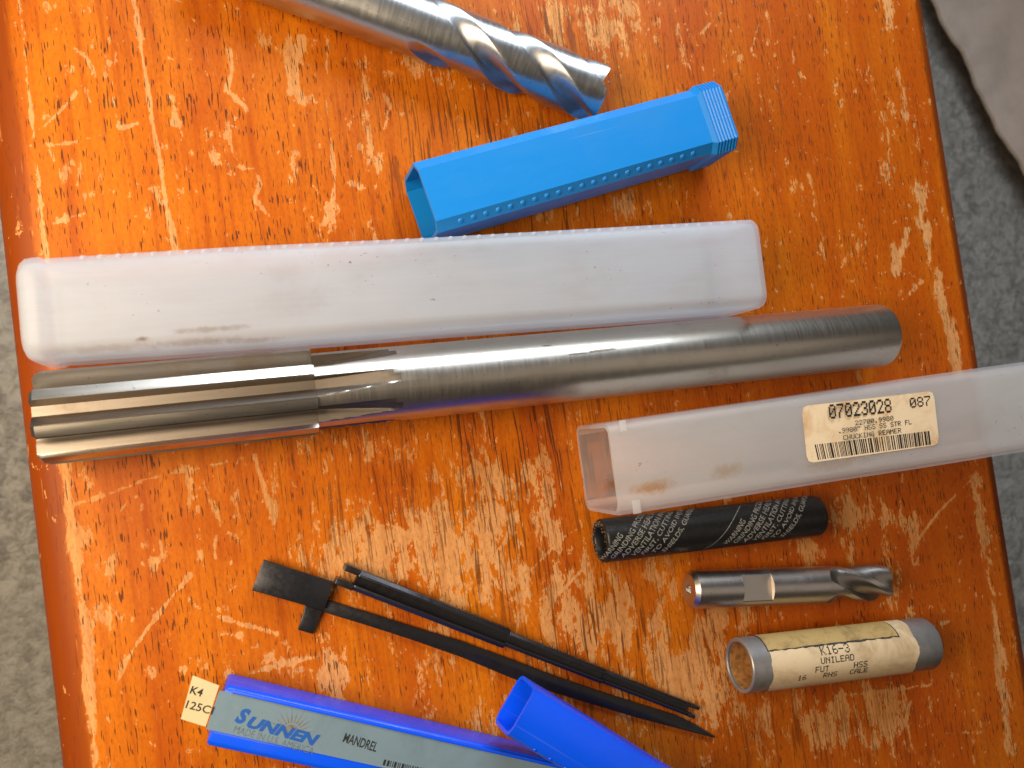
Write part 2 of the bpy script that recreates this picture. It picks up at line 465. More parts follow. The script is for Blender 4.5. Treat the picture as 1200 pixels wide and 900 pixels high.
# ------------------------------------------------------------------ floor
FLOOR_Z = -330.0
def carpet():
    n = NT('grey_loop_carpet')
    a = n.noise(n.mapv(), 130, 4, .65, .6); b = n.noise(n.mapv(), 420, 3, .6); c = n.noise(n.mapv(), 14, 3, .55)
    col = n.mix(n.ramp(a, .35, .68), (.66, .61, .54), (.33, .305, .27))
    col = n.mix(n.ramp(c, .4, .7, 0, .4), col, (.64, .60, .53))
    return n.set(col=col, rough=.95, spec=.15, normal=n.bump(n.math('ADD', a, n.math('MULTIPLY', b, .5)), 1.0, .004))
def make_floor():
    nx, ny = 300, 300
    xs = np.linspace(-900, 1300, nx); ys = np.linspace(-1000, 1200, ny)
    r = np.random.RandomState(3)
    X, Y = np.meshgrid(xs, ys)
    Z = FLOOR_Z + r.rand(ny, nx)*5
    V = np.column_stack([X.ravel(), Y.ravel(), Z.ravel()])
    o = part('carpet_floor', mesh('carpet_floor', V, grid_faces(ny, nx), 180), carpet())
    o['kind'] = 'structure'; o['label'] = 'grey carpet on the floor below the table'
make_floor()

# ------------------------------------------------------------------ table
TA, TB = at(70, 900, -6), at(2, 300, -6)                 # left outer edge, lower end to upper end
TF = Frame(TA, TB)                                       # local x along the grain
grain_ang = TF.ang - math.pi/2
gx = np.array([math.cos(grain_ang), math.sin(grain_ang)]); gy = np.array([-gx[1], gx[0]])
rr_ = (at(1145, 429, -6) - TA)[:2]
TW = float(rr_ @ gx)                                     # table width
TABLE_O = TA.copy(); TABLE_O[2] = 0

SCR = [  # polyline in photo pixels, half width px, strength : the long scratches and rubbed edges one can point at
    ([(20,-20),(28,40),(33,100),(40,170),(45,210),(51,280),(60,330)], 3.6, .62),
    ([(66,500),(76,560),(82,620),(92,690),(100,760),(107,840),(112,920)], 7.5, .55),
    ([(154,-20),(163,40),(171,90),(180,150),(188,190),(195,240),(205,292)], 3.2, .60),
    ([(85,55),(100,66),(110,84)], 2.2, .55), ([(46,152),(66,135),(90,108)], 1.8, .55), ([(96,100),(102,112),(107,125)], 2.0, .5),
    ([(32,172),(50,168),(66,170),(90,166)], 3.0, .5), ([(58,175),(63,188)], 3, .5), ([(100,163),(118,158)], 1.5, .4), ([(140,150),(160,145)], 3, .5),
    ([(160,215),(180,222),(192,240)], 3, .45), ([(62,262),(80,255),(100,250)], 2.5, .4), ([(268,60),(272,80),(266,105),(280,118),(288,128)], 4, .5),
    ([(384,48),(382,100),(384,140),(390,180),(392,220),(388,240),(380,262)], 2.2, .5), ([(352,45),(345,80),(340,105),(360,118)], 8, .45),
    ([(424,70),(428,100),(430,112)], 8, .5), ([(450,150),(456,125),(448,110)], 3, .4), ([(280,196),(300,198),(306,215),(298,232),(312,250)], 3, .45),
    ([(345,180),(342,210)], 8, .42), ([(410,215),(425,220)], 5, .45), ([(85,592),(130,578),(170,562),(210,552),(262,543)], 2.8, .5),
    ([(238,562),(248,590),(258,612),(252,636),(252,655)], 3, .5), ([(219,545),(222,575),(222,600)], 3, .42), ([(298,535),(308,570),(322,606)], 2.6, .48),
    ([(224,672),(205,695),(182,724),(160,755),(145,780),(136,802)], 3.0, .58), ([(222,702),(232,712),(252,722),(290,733),(325,742)], 3.4, .52),
    ([(290,790),(330,778),(368,770)], 3, .42), ([(64,690),(72,740),(70,780)], 2, .4), ([(140,600),(150,585)], 1.2, .4),
    ([(180,665),(190,650),(188,632)], 2.5, .45), ([(253,742),(282,744)], 5, .4), ([(1038,-10),(1048,60),(1058,110),(1066,170),(1076,220)], 4.5, .42),
    ([(1074,220),(1086,280),(1098,330),(1108,370),(1118,410),(1124,440)], 8, .48), ([(1140,560),(1150,620),(1160,680),(1168,730),(1176,800),(1184,880)], 7, .42),
    ([(1030,35),(1050,32)], 3, .4), ([(820,40),(850,10)], 2, .35), ([(880,60),(888,30)], 2, .35), ([(955,100),(930,82),(928,60)], 2, .3),
    ([(1046,288),(1050,320),(1054,300),(1064,270)], 6, .45), ([(1080,330),(1062,348)], 4, .4), ([(1048,355),(1056,340)], 4, .4),
    ([(1070,640),(1100,600),(1140,560)], 1.4, .45), ([(1030,735),(1080,738),(1120,726)], 3, .35), ([(975,735),(1010,730),(1060,732)], 3, .3),
    ([(690,660),(650,700),(640,740)], 1.3, .4), ([(600,610),(590,640),(560,660)], 1.0, .6), ([(980,815),(1040,810),(1090,802)], 1.6, .42),
    ([(1060,850),(1068,820)], 1.5, .4), ([(1100,860),(1150,858)], 1.6, .36), ([(700,605),(660,630),(600,690)], .9, .4),
]
BLOB = [  # centre px, radii px, strength : rubbed patches
    (470,610,55,50,.40),(425,640,45,40,.34),(480,560,18,45,.30),(560,575,35,35,.28),(620,600,30,50,.26),(400,530,18,32,.34),(440,560,25,30,.3),
    (560,640,60,50,.22),(630,560,16,45,.24),(660,690,40,35,.24),(720,720,55,55,.27),(780,790,70,60,.27),(640,740,50,40,.20),(860,720,50,40,.22),
    (540,700,40,30,.22),(560,850,60,30,.22),(500,760,50,40,.14),(340,650,18,14,.30),(400,760,60,30,.17),(380,790,50,22,.20),(760,680,40,35,.20),
    (980,640,45,28,.26),(1000,600,40,20,.20),(1060,610,26,26,.20),(1040,690,30,30,.18),(1030,840,40,36,.26),(1060,815,30,16,.22),(980,850,40,30,.2),(920,850,40,30,.16),
    (1050,870,20,20,.2),(860,850,50,40,.18),(700,20,45,30,.28),(745,30,18,28,.24),(640,30,30,30,.16),(780,60,40,30,.10),(560,80,30,14,.2),(540,130,14,26,.24),
    (660,245,40,16,.24),(740,240,30,14,.18),(600,255,30,14,.2),(360,60,18,20,.22),(300,60,20,20,.12),(480,80,30,14,.2),(425,260,18,10,.26),(390,250,18,22,.24),(448,190,8,18,.25),
    (75,202,8,10,.42),(130,120,7,5,.46),(150,150,8,5,.32),(205,144,7,4,.42),(240,157,8,7,.42),(246,190,10,12,.4),(205,205,5,7,.42),(195,172,6,4,.4),(224,180,4,5,.36),
    (75,257,7,6,.36),(104,228,4,4,.4),(145,232,6,3,.36),(55,10,5,6,.36),(58,92,4,4,.3),(84,82,4,5,.32),(178,662,6,8,.45),(232,650,6,6,.48),(122,660,11,16,.42),(112,728,18,14,.46),
    (108,782,14,28,.36),(176,787,6,8,.46),(215,785,5,5,.46),(168,640,3,5,.4),(160,652,3,3,.4),(98,630,14,12,.28),(270,660,3,3,.4),(315,770,4,6,.3),
    (245,775,14,14,.18),(330,560,14,30,.14),(640,110,14,20,.2),(900,270,60,60,.03),(920,110,40,40,.05),(1040,160,14,60,.12),(1020,120,12,40,.10),(870,300,8,50,.14),(960,310,30,40,.04),
]
LINES = [(560,190,110,140,.9),(430,600,120,120,.55),(650,240,80,60,.8),(600,520,170,90,.9),(580,640,130,120,.7),(700,760,120,110,.8),(760,110,90,90,.45),(960,860,170,60,.5),(850,720,60,60,.7),(640,30,60,60,.7),(1010,230,90,180,.25),(880,140,80,140,.35)]

def seg_dist(U, V_, pts):
    d = np.full(U.shape, 1e9)
    for (x0, y0), (x1, y1) in zip(pts[:-1], pts[1:]):
        dx, dy = x1-x0, y1-y0
        t = np.clip(((U-x0)*dx + (V_-y0)*dy)/(dx*dx+dy*dy), 0, 1)
        d = np.minimum(d, np.hypot(U-x0-t*dx, V_-y0-t*dy))
    return d

def make_table():
    t = thing('side_table', 'small worn orange wooden table with scratched varnish holding all the tools', 'table', loc=TABLE_O, rz=grain_ang)
    # profile across the table: (x, z, rim)
    left = [(.4,-22,1),(0,-20,1),(0,-11,1),(.25,-8.6,1),(.9,-6.3,1),(2.1,-4.3,1),(3.8,-2.8,1),(6,-1.7,1),(8,-1.0,.9),(9.6,-.45,.6),(10.6,-.12,.2)]
    right = [(TW-x*.78, z, r) for x, z, r in reversed(left)]
    x0, x1 = 11.6, TW - 11.6*.78
    nx = 440
    flat = [(x, 0.0, 0.0) for x in np.linspace(x0, x1, nx)]
    prof = left + flat + right
    ys = np.concatenate([[-126], np.linspace(-120, 300, 540), [306]])
    A = np.array(prof); nc = len(prof)
    X = np.tile(A[:, 0], len(ys)); Z = np.tile(A[:, 1], len(ys)); RIM = np.tile(A[:, 2], len(ys)); Y = np.repeat(ys, nc)
    V = np.column_stack([X, Y, Z])
    Fc = grid_faces(len(ys), nc)
    n0 = len(V)
    Fc.append(tuple(range(nc-1, -1, -1)))                       # ends and underside
    Fc.append(tuple(range((len(ys)-1)*nc, len(ys)*nc)))
    Fc.append((0, (len(ys)-1)*nc, len(ys)*nc-1, nc-1))
    me = mesh('table_top', V, Fc, 40)
    # wear field, laid out in the plane of the table
    P = np.column_stack([TABLE_O[0] + X*gx[0] + Y*gy[0], TABLE_O[1] + X*gx[1] + Y*gy[1], Z*0])
    U, W_ = px_of(P)
    wear = np.full(len(P), .10)
    for x, y, rx, ry, k in BLOB:
        d2 = ((U-x)/rx)**2 + ((W_-y)/ry)**2
        wear += 1.45*k*np.exp(-d2*.70)
    wear = np.minimum(wear, .50)
    s = np.zeros(len(P))
    for pts, w, k in SCR:
        d = seg_dist(U, W_, pts)
        s = np.maximum(s, k*np.clip(1.25 - d/(w*1.15), 0, 1))
    wear = wear + 1.18*s
    wear -= .14*RIM
    ln = np.zeros(len(P))
    for x, y, rx, ry, k in LINES:
        ln = np.maximum(ln, min(1, k*1.2)*np.exp(-(((U-x)/rx)**2 + ((W_-y)/ry)**2)*.8))
    # gradual shift to a redder, browner, darker base colour across the right half
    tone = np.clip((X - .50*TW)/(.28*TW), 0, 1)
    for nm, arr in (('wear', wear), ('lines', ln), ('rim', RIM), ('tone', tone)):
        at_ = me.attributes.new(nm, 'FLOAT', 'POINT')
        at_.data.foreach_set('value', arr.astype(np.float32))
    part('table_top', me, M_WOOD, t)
    # apron and legs below the top
    H = 22
    ap = [('apron', 16, TW-16, -108, -94), ('apron', 16, TW-16, 276, 290), ('apron', 16, 30, -93.9, 275.9), ('apron', TW-30, TW-16, -93.9, 275.9)]
    for nm, a, b, c, d in ap:
        part(nm, prism(nm, [(a, c), (b, c), (b, d), (a, d)], -75, -22.2, 1.0), M_WOOD, t)
    for a, c in ((18, -106), (TW-48, -106), (18, 258), (TW-48, 258)):
        part('leg', prism('leg', [(a+14.5*sx_, c+14.5*sy_) for sx_, sy_ in ((0, 0), (2, 0), (2, 2), (0, 2))], FLOOR_Z+3, -75.2, 1.5), M_WOOD, t)
make_table()

# ------------------------------------------------------------------ straight-fluted reamer
def make_reamer():
    R, RS = 12.67, 11.1
    a, b = at(46, 491, R), at(1032, 393, RS)
    fr = Frame(a, b); L = fr.len
    LF = fr.lp(368, 464, R)[0]
    t = thing('chucking_reamer', 'long steel reamer with straight flutes and a plain round shank', 'reamer', fr=fr, ry=math.asin((R-RS)/L))
    N, per, sub = 8, 2*math.pi/8, 26
    off = math.radians(12)
    def groove(tt):                        # tt 0..1 within one tooth pitch
        if tt < .30: return R
        if tt < .315: return R - (tt-.30)/.015*4.2
        u = (tt-.315)/.685
        if u < .60: return R - 4.2 - .5*math.sin(u/.60*math.pi*.5)
        return R - 4.7 + ((u-.60)/.40)**.9*3.6
    tts = [0, .1, .2, .29, .30, .315, .33] + list(np.linspace(.36, .985, sub-7))
    phis = [off + per*(k + tt) for k in range(N) for tt in tts]
    gr = np.array([groove(tt) for k in range(N) for tt in tts]); ftt = [tt for k in range(N) for tt in tts]
    def ring(x, body, lift, shr=0.0):
        r = np.minimum(body, gr + lift) - shr
        return [(x, r_*math.cos(p), R + r_*math.sin(p)) for r_, p in zip(r, phis)]
    nc = len(phis)
    V = []; xs = [(0, R-1.3, 0, 0), (1.1, R, 0, 0), (LF*.5, R, 0, 0), (LF-.8, R, 0, 0), (LF-.05, R-.2, 0, 0)]
    for x, body, lift, s_ in xs: V += ring(x, body, lift, s_)
    Fc = flip(grid_faces(len(xs), nc, True))
    c = len(V); V.append((0, 0, R)); V.append((LF-.05, 0, R))
    for j in range(nc):
        k = (j+1) % nc
        Fc.append((c, k, j)); q = (len(xs)-1)*nc; Fc.append((c+1, q+j, q+k))
    me = mesh('fluted_head', V, Fc, 28)
    bm = bmesh.new(); bm.from_mesh(me); bmesh.ops.recalc_face_normals(bm, faces=bm.faces); bm.to_mesh(me); bm.free()
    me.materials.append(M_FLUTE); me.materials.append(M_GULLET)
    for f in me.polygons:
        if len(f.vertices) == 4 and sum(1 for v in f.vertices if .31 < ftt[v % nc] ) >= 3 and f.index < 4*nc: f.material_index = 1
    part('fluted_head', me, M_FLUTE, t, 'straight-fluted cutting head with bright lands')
    V = []; xs = []
    RUN = 24.0
    for i in range(13):
        u = i/12
        xs.append((LF + u*RUN, RS, (RS-R+4.75)*u**1.3 + (.0 if u < 1 else 1.0)))
    xs += [(LF+RUN+10, RS, 5), (L*.6, RS, 5), (L-1.2, RS, 5), (L-.5, RS-.25, 5), (L, RS-1.0, 5)]
    for x, body, lift in xs: V += ring(x, body, lift)
    Fc = flip(grid_faces(len(xs), nc, True))
    Fc.append(tuple(range(nc))); Fc.append(tuple(range((len(xs)-1)*nc, len(xs)*nc)))
    me = mesh('shank', V, Fc, 28)
    bm = bmesh.new(); bm.from_mesh(me); bmesh.ops.recalc_face_normals(bm, faces=bm.faces); bm.to_mesh(me); bm.free()
    marks = [(*fr.lp(u, v, 2*RS-1), rx, ry) for u, v, rx, ry in ((706, 411, 5.5, .5), (678, 415, 4, .35), (640, 405, 2, .3))]
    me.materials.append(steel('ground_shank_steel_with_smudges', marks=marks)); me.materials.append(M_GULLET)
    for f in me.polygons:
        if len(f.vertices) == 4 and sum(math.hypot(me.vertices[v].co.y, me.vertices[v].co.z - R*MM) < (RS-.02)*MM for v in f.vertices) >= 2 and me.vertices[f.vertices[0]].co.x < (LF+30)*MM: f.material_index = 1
    part('shank', me, M_STEEL, t)
make_reamer()

# ------------------------------------------------------------------ milky tube beside the reamer
def make_tube1():
    s0, s1 = 27.0, 29.0
    a = (at(66, 298, s0) + at(70, 432, 0))/2; b = (at(840, 263, s1) + at(846, 368, 0))/2
    fr = Frame(a, b)
    xl = fr.lp(30, 350, s0*.6)[0]; xr = fr.lp(874, 330, s1*.6)[0]
    t = thing('square_storage_tube', 'long milky white square plastic tube with beaded edge lying along the reamer', 'plastic tube', fr=fr)
    stains = [(*fr.lp(u, v, s0), rx, ry, (.30, .20, .10), k) for u, v, rx, ry, k in ((245, 386, 14, 1.2, .5), (232, 400, 16, 1.4, .35), (120, 408, 18, 1.5, .3), (350, 350, 14, 5, .10), (300, 398, 10, 1.0, .4), (335, 320, 8, 4, .10), (168, 397, 2, .9, .9))]
    global M_TUBE1
    M_TUBE1 = milky('milky_white_plastic', (.82, .89, .97), .58, .55, .24, stains)
    L = xr - xl
    def S(x): return s0 + (s1-s0)*(x-xl)/L
    c = 4.2
    st = [(xl, S(xl)-5, 4.2, 2.5), (xl+.7, S(xl)-2.4, 4.6, 1.2), (xl+2.0, S(xl)-.5, 4.6, .25), (xl+4, S(xl), 4.6, 0), (xl+5.6, S(xl), 4.4, 0), (xl+6.6, S(xl)-.9, 4.2, .45), (xl+9, S(xl)-.7, c, .35)]
    for k in (.25, .5, .75): st.append((xl+L*k, S(xl+L*k)-.3+.25*math.sin(k*9), c, .1))
    st += [(xr-5, s1, 4.0, 0), (xr-1.2, s1, 4.0, 0), (xr, s1-1.2, 3.8, .6)]
    part('tube_body', tube_mesh('tube_body', st, 1.1, 6, open0=False, open1=False, smooth=50), M_TUBE1, t)
    dm = dome_mesh('edge_bead', .85, .7)
    n = 46
    for i in range(n):
        x = xl + 16 + (L-24)*i/(n-1)
        s = S(x)-.3
        o = part('edge_bead', dm, M_TUBE1, t)
        o.location = (x*MM, (s/2-c*.29-.05)*MM, (s-c*.29-.05)*MM); o.rotation_euler = (-math.pi/4, 0, 0)
    return fr
make_tube1()

# ------------------------------------------------------------------ sky blue cap
def make_cap1():
    s = 22.0
    a = (at(484, 191, s-2.5) + at(514, 272, s))/2; b = (at(815, 104, s-2.5) + at(832, 180, s))/2
    fr = Frame(a, b); x1 = fr.len
    xe = fr.lp(853, 130, s)[0]
    t = thing('sky_blue_plastic_cap', 'sky blue square plastic tube cap with ribbed closed end and row of raised dots', 'plastic cap', fr=fr)
    c = 3.0
    st = [(0, s, c, .9), (40, s, c, .9), (x1-.4, s, c, .9), (x1+1.0, s+1.8, c, 0)]
    x = x1+1.0; ribs = 6; w = (xe-1.2-x)/ribs
    for i in range(ribs):
        st += [(x+w*i+w*.12, s+1.8, c, 0), (x+w*i+w*.35, s+1.15, c, .32), (x+w*i+w*.62, s+1.15, c, .32), (x+w*i+w*.88, s+1.8, c, 0)]
    st += [(xe-.6, s+1.5, c, .15), (xe, s+.4, c, .7)]
    part('cap_body', tube_mesh('cap_body', st, 1.0, 2, True, False, 20), M_BLUE, t)
    dm = dome_mesh('raised_dot', .9, .6)
    n = 21
    xa = fr.lp(541, 264, s-1)[0]; xb = fr.lp(812, 183, s-1)[0]
    for i in range(n):
        o = part('raised_dot', dm, M_BLUE, t)
        o.location = ((xa+(xb-xa)*i/(n-1))*MM, (-s/2+c*.5)*MM, (s+.9-c*.5-.03)*MM); o.rotation_euler = (math.pi/4, 0, 0)
make_cap1()

# ------------------------------------------------------------------ labelled tube
def make_tube2():
    s0, s1 = 28.0, 30.5
    a = (at(710, 495, s0-2) + at(724, 606, s0-2))/2; b = (at(1150, 431, s1-2) + at(1165, 537, s1-2))/2
    fr = Frame(a, b)
    t = thing('labelled_square_tube', 'open milky grey square plastic tube with stained barcode label', 'plastic tube', fr=fr)
    L = 205.0; c = 3.2
    def S(x): return s0 + (s1-s0)*x/fr.len
    st = [(0, s0-.3, c, .15)] + [(x, S(x)+.15*math.sin(x*.07), c, 0) for x in (.8, 8, 25, 50, 80, 110, 140, 170)] + [(L-1, S(170), c, 0), (L, S(170)-1.5, c, .7)]
    part('tube_body', tube_mesh('tube_body', st, 1.15, 5, True, False, 40), M_TUBE2, t)
    # little moulded latch marks near the open end
    for (px, py), w, h in (((730, 499), 2.2, 3.4), ((746, 594), 2.6, 4.0)):
        x, y = fr.lp(px, py, s0)
        poly = [(x-w/2, y-h/2), (x+w/2, y-h/2), (x+w/2, y+h/2), (x-w/2, y+h/2)]
        part('latch_tab', prism('latch_tab', poly, S(x)-.3, S(x)+.16, .12), M_TUBE2, t)
    z = 30.35
    cs = [fr.lp(u, v, z) for u, v in ((942, 476), (1094, 458), (1101, 521), (949, 543))]
    # label sheet with rounded corners, following the slightly curved face
    cs = np.array(cs); V = []; n1, n2 = 24, 8
    def bil(u, v): return (cs[0]*(1-u)+cs[1]*u)*(1-v) + (cs[3]*(1-u)+cs[2]*u)*v
    def zt(x): return S(x)+.15*math.sin(x*.07)
    for lay in (0, 1):
        for i in range(n2+1):
            for j in range(n1+1):
                u, v = j/n1, i/n2
                if (i in (0, n2)) and (j in (0, n1)): u += .012*(1 if j == 0 else -1); v += .03*(1 if i == 0 else -1)
                p = bil(u, v); V.append((p[0], p[1], zt(p[0]) + .04 + .12*lay))
    k = (n1+1)*(n2+1)
    Fc = flip(grid_faces(n2+1, n1+1, False, k)) + grid_faces(n2+1, n1+1)
    rim = [i for i in range(n1+1)] + [(n1+1)*i+n1 for i in range(1, n2+1)] + [n2*(n1+1)+j for j in range(n1-1, -1, -1)] + [(n1+1)*i for i in range(n2-1, 0, -1)]
    Fc += [(rim[i], rim[(i+1) % len(rim)], k+rim[(i+1) % len(rim)], k+rim[i]) for i in range(len(rim))]
    lab = part('label', mesh('label', V, Fc, 30), M_LABEL, t, 'stained cream barcode label')
    def pr(nm, txt, p0, p1, h, dot=True, fat=1.15):
        a_, b_ = np.array(fr.lp(*p0, z)), np.array(fr.lp(*p1, z))
        zz = max(zt(a_[0]), zt(b_[0])) + .19
        print_flat(nm, dot_mesh(txt, fat), lab, a_, b_, h, zz, M_INK)
    pr('printed_number', '07023028', (973, 491), (1046, 483), 4.6, fat=1.05)
    pr('printed_number', '087', (1067, 478), (1091, 475), 3.3, fat=1.0)
    pr('printed_number', '22700.9980', (1003, 498.5), (1048, 492.5), 1.55, fat=1.0)
    pr('printed_line', '.9980" HSS SS STR FL', (983, 508), (1069, 497), 1.55, fat=1.0)
    pr('printed_line', 'CHUCKING REAMER', (989, 516), (1057, 507), 1.6, fat=1.0)
    p00, p10, p11, p01 = [np.array(fr.lp(u, v, z)) for u, v in ((957, 521), (1089, 505), (1091, 521), (961, 539))]
    r = random.Random(5); x = 0.0; V = []; Fc = []
    while x < .985:
        w = r.choice((.006, .006, .011, .018)); g = r.choice((.005, .005, .008, .013))
        x2 = min(1, x+w)
        for u, v in ((x, 0), (x2, 0), (x2, 1), (x, 1)):
            p = (p00*(1-u)+p10*u)*(1-v) + (p01*(1-u)+p11*u)*v
            V.append((p[0], p[1], zt(p[0]) + .19))
        q = len(V); Fc.append((q-1, q-2, q-3, q-4)); x = x2+g
    part('barcode', mesh('barcode', V, Fc), M_INK, lab)
make_tube2()

# ------------------------------------------------------------------ rubber hose offcut
def make_hose():
    R, r = 7.0, 4.9
    a, b = at(703, 634, R), at(957, 604, R)
    fr = Frame(a, b); L = fr.len
    t = thing('rubber_hose_piece', 'short piece of black rubber hose printed with grey warning text', 'hose', fr=fr)
    w = random.Random(2)
    ws = [w.uniform(-.25, .25) for _ in range(40)]
    prof = [(L-.2, r), (3, r), (.6, r), (.1, r+.4), (0, (R+r)/2), (.15, R-.4), (.6, R-.1), (1.2, R), (L*.5, R), (L-1.2, R), (L-.3, R-.3), (L, R-.9), (L-.2, r)]
    me = revolve('hose_wall', prof, 56, 50, False, False)
    for v in me.vertices: v.co.z += R*MM
    h = part('hose_wall', me, M_RUBBER, t)
    # frayed cord ends round the cut
    V = []; Fc = []
    for i in range(90):
        p = w.uniform(0, 6.283); rr = w.uniform(r-.3, R-.5); x = w.uniform(-.55, .15); l = w.uniform(.3, .9); q = p + w.uniform(-.12, .12)
        b_ = len(V)
        for (xx, rad, ph) in ((x, rr, p), (x-.15, rr+l*.5, q), (x+.25, rr+l*.4, q+.05), (x+.2, rr-.2, p+.06)):
            V.append((xx, rad*math.cos(ph), R+rad*math.sin(ph)))
        Fc += [(b_, b_+1, b_+2), (b_, b_+2, b_+3), (b_, b_+3, b_+1), (b_+1, b_+3, b_+2)]
    part('frayed_cord', mesh('frayed_cord', V, Fc), simple('frayed_cord_fibre', (.16, .12, .08), .8), t, kind='stuff')
    rows = ['WARNING', 'GRINDING PRODUCES', 'ADVERSE HEALTH EFF', 'VENTILATION AND READ', 'FIRST, CUTTING TOOL', 'TO AVOID INJURY, USE', 'SHIELDS, GUARDS AND']
    cache = [font_mesh(x, .012) for x in rows]
    for x0 in (-1.5, 42.5):
        for k, g in enumerate(cache):
            ht, ln = 1.95, len(rows[k])*1.5
            rot = math.radians(49)
            # rows step along the direction at right angles to the text
            sx = x0 + k*3.6; st = math.radians(140)
            st += 0.0
            print_round('printed_warning', g, h, sx, ln, st, ht, R+.06, R, M_HOSEPRINT, rot)
    # thin spiral scratch
    V = []; Fc = []; n = 40
    for i in range(n+1):
        u = i/n; ph = math.radians(20+130*(1-u)); x = L*.42 + L*.17*(u**.7); x = L*.43 + L*.19*(1-(1-u)**1.0)
        for e in (-.16, .16): V.append((x+e, (R+.03)*math.cos(ph), R+(R+.03)*math.sin(ph)))
    for i in range(n): Fc.append((2*i, 2*i+1, 2*i+3, 2*i+2))
    part('spiral_seam', mesh('spiral_seam', V, Fc, 60), M_HOSEPRINT, h)
make_hose()

# ------------------------------------------------------------------ helical cutters
def helical(name, R, rmin, nfl, land, pitch, xa, xb, run, cz, phase, flare=0.0, endcut=0.0, crown=0.0, mats=None):
    per = 2*math.pi/nfl; sub = 40
    tts = [0, .004] + list(np.linspace(.02, land, 8)) + list(np.linspace(land, 1, sub-10))[1:-1] + [.996]
    def prof(tt):
        if tt <= .004: return R - (R-rmin)*.0
        if tt <= land: return R - .03*R*(tt/land)
        u = (tt-land)/(1-land)
        return R*.97 - (R*.97-rmin)*(math.sin(min(1, u*1.15)*math.pi/2))**1.25
    angs = np.array([per*(k+tt) for k in range(nfl) for tt in tts]); rad = np.array([prof(tt) for k in range(nfl) for tt in tts])
    nx = 90; V = []
    for i in range(nx+1):
        x = xa + (xb-xa)*i/nx
        lift = max(0.0, 1-(x-xa)/run)**1.6*(R-rmin)*1.05
        r = np.minimum(R, rad + lift)
        if x > xb-endcut: r = np.minimum(r, R - endcut*(1-math.sqrt(max(0, 1-((x-(xb-endcut))/endcut)**2)))*.8)
        tw = phase + 2*math.pi*(x-xa)/pitch
        for a_, r_ in zip(angs, r): V.append((x - (max(0, R-r_)*crown*max(0, (i-nx+6)/6)), r_*math.cos(a_+tw), cz + r_*math.sin(a_+tw)))
    nc = len(angs)
    Fc = flip(grid_faces(nx+1, nc, True))
    c = len(V); V.append((xb-R*.18, 0, cz)); V.append((xa, 0, cz))
    q = nx*nc
    for j in range(nc):
        k = (j+1) % nc
        Fc.append((c, q+j, q+k)); Fc.append((c+1, k, j))
    me = mesh(name, V, Fc, 32)
    if mats:
        for m_ in mats: me.materials.append(m_)
        ft = [tt for k in range(nfl) for tt in tts]
        for f in me.polygons:
            if len(f.vertices) == 4 and sum(ft[v % nc] > land*1.02 for v in f.vertices) >= 2 and min(math.hypot(me.vertices[v].co.y, me.vertices[v].co.z-cz*MM) for v in f.vertices) < R*.985*MM: f.material_index = 1
    bm = bmesh.new(); bm.from_mesh(me); bmesh.ops.recalc_face_normals(bm, faces=bm.faces); bm.to_mesh(me); bm.free()
    return me

def make_big_mill():
    R = 9.6
    a, b = at(484, 28, R), at(702, 110, R)
    fr = Frame(a, b); L = fr.len
    t = thing('large_end_mill', 'large bright steel end mill with long spiral flutes beside the sky blue cap', 'end mill', fr=fr)
    n = 72
    me = revolve('shank', [(-70, R-.8), (-69.2, R), (-20, R), (0, R)], n, 30)
    for v in me.vertices: v.co.z += R*MM
    part('shank', me, M_MILL, t)
    part('spiral_flutes', helical('spiral_flutes', R*.998, R*.64, 3, .50, 76.0, 0, L, 15, R, math.radians(44), endcut=.4, crown=.55, mats=(M_MILL, M_MILLG)), M_MILL, t, 'twisted cutting end with broad lands')
make_big_mill()

def make_small_mill():
    R = 6.25
    a, b = at(807, 691, R), at(1036, 682, R)
    fr = Frame(a, b); L = fr.len
    t = thing('small_end_mill', 'short steel end mill with a flat ground in its shank', 'end mill', fr=fr)
    xf = fr.lp(962, 686, R)[0]; f0 = fr.lp(868, 688, R*1.6)[0]; f1 = fr.lp(903, 688, R*1.6)[0]
    pf = math.radians(84); d = 4.55
    def flat(a_):
        c = math.cos(a_-pf); return min(R, d/c) if c > .1 else R
    def slope(k):
        def f(a_):
            c = math.cos(a_-pf); dd = d+(R-d)*k
            return min(R, dd/c) if c > .1 else R
        return f
    prof = [(.3, 1.3), (0, 1.7), (0, R-1.3), (1.2, R), (f0-.02, R), (f0, flat), ((f0+f1)/2, flat), (f1-.1, flat), (f1, R), (xf, R)]
    me = revolve('shank', prof, 120, 22, False, True)
    for v in me.vertices: v.co.z += R*MM
    sh = part('shank', me, M_SMALL, t)
    me = revolve('centre_hole', [(.35, 1.32), (1.6, .7), (3.2, .6)], 24, 30, False, True)
    for v in me.vertices: v.co.z += R*MM
    part('centre_hole', me, M_SMALL, sh)
    part('spiral_flutes', helical('spiral_flutes', R*1.0, R*.62, 4, .20, 70.0, xf+.01, L, 5.0, R, math.radians(-20), endcut=1.6, mats=(M_SMALL, M_SMALLF)), M_SMALLF, t, 'short spiral-fluted cutting end')
make_small_mill()

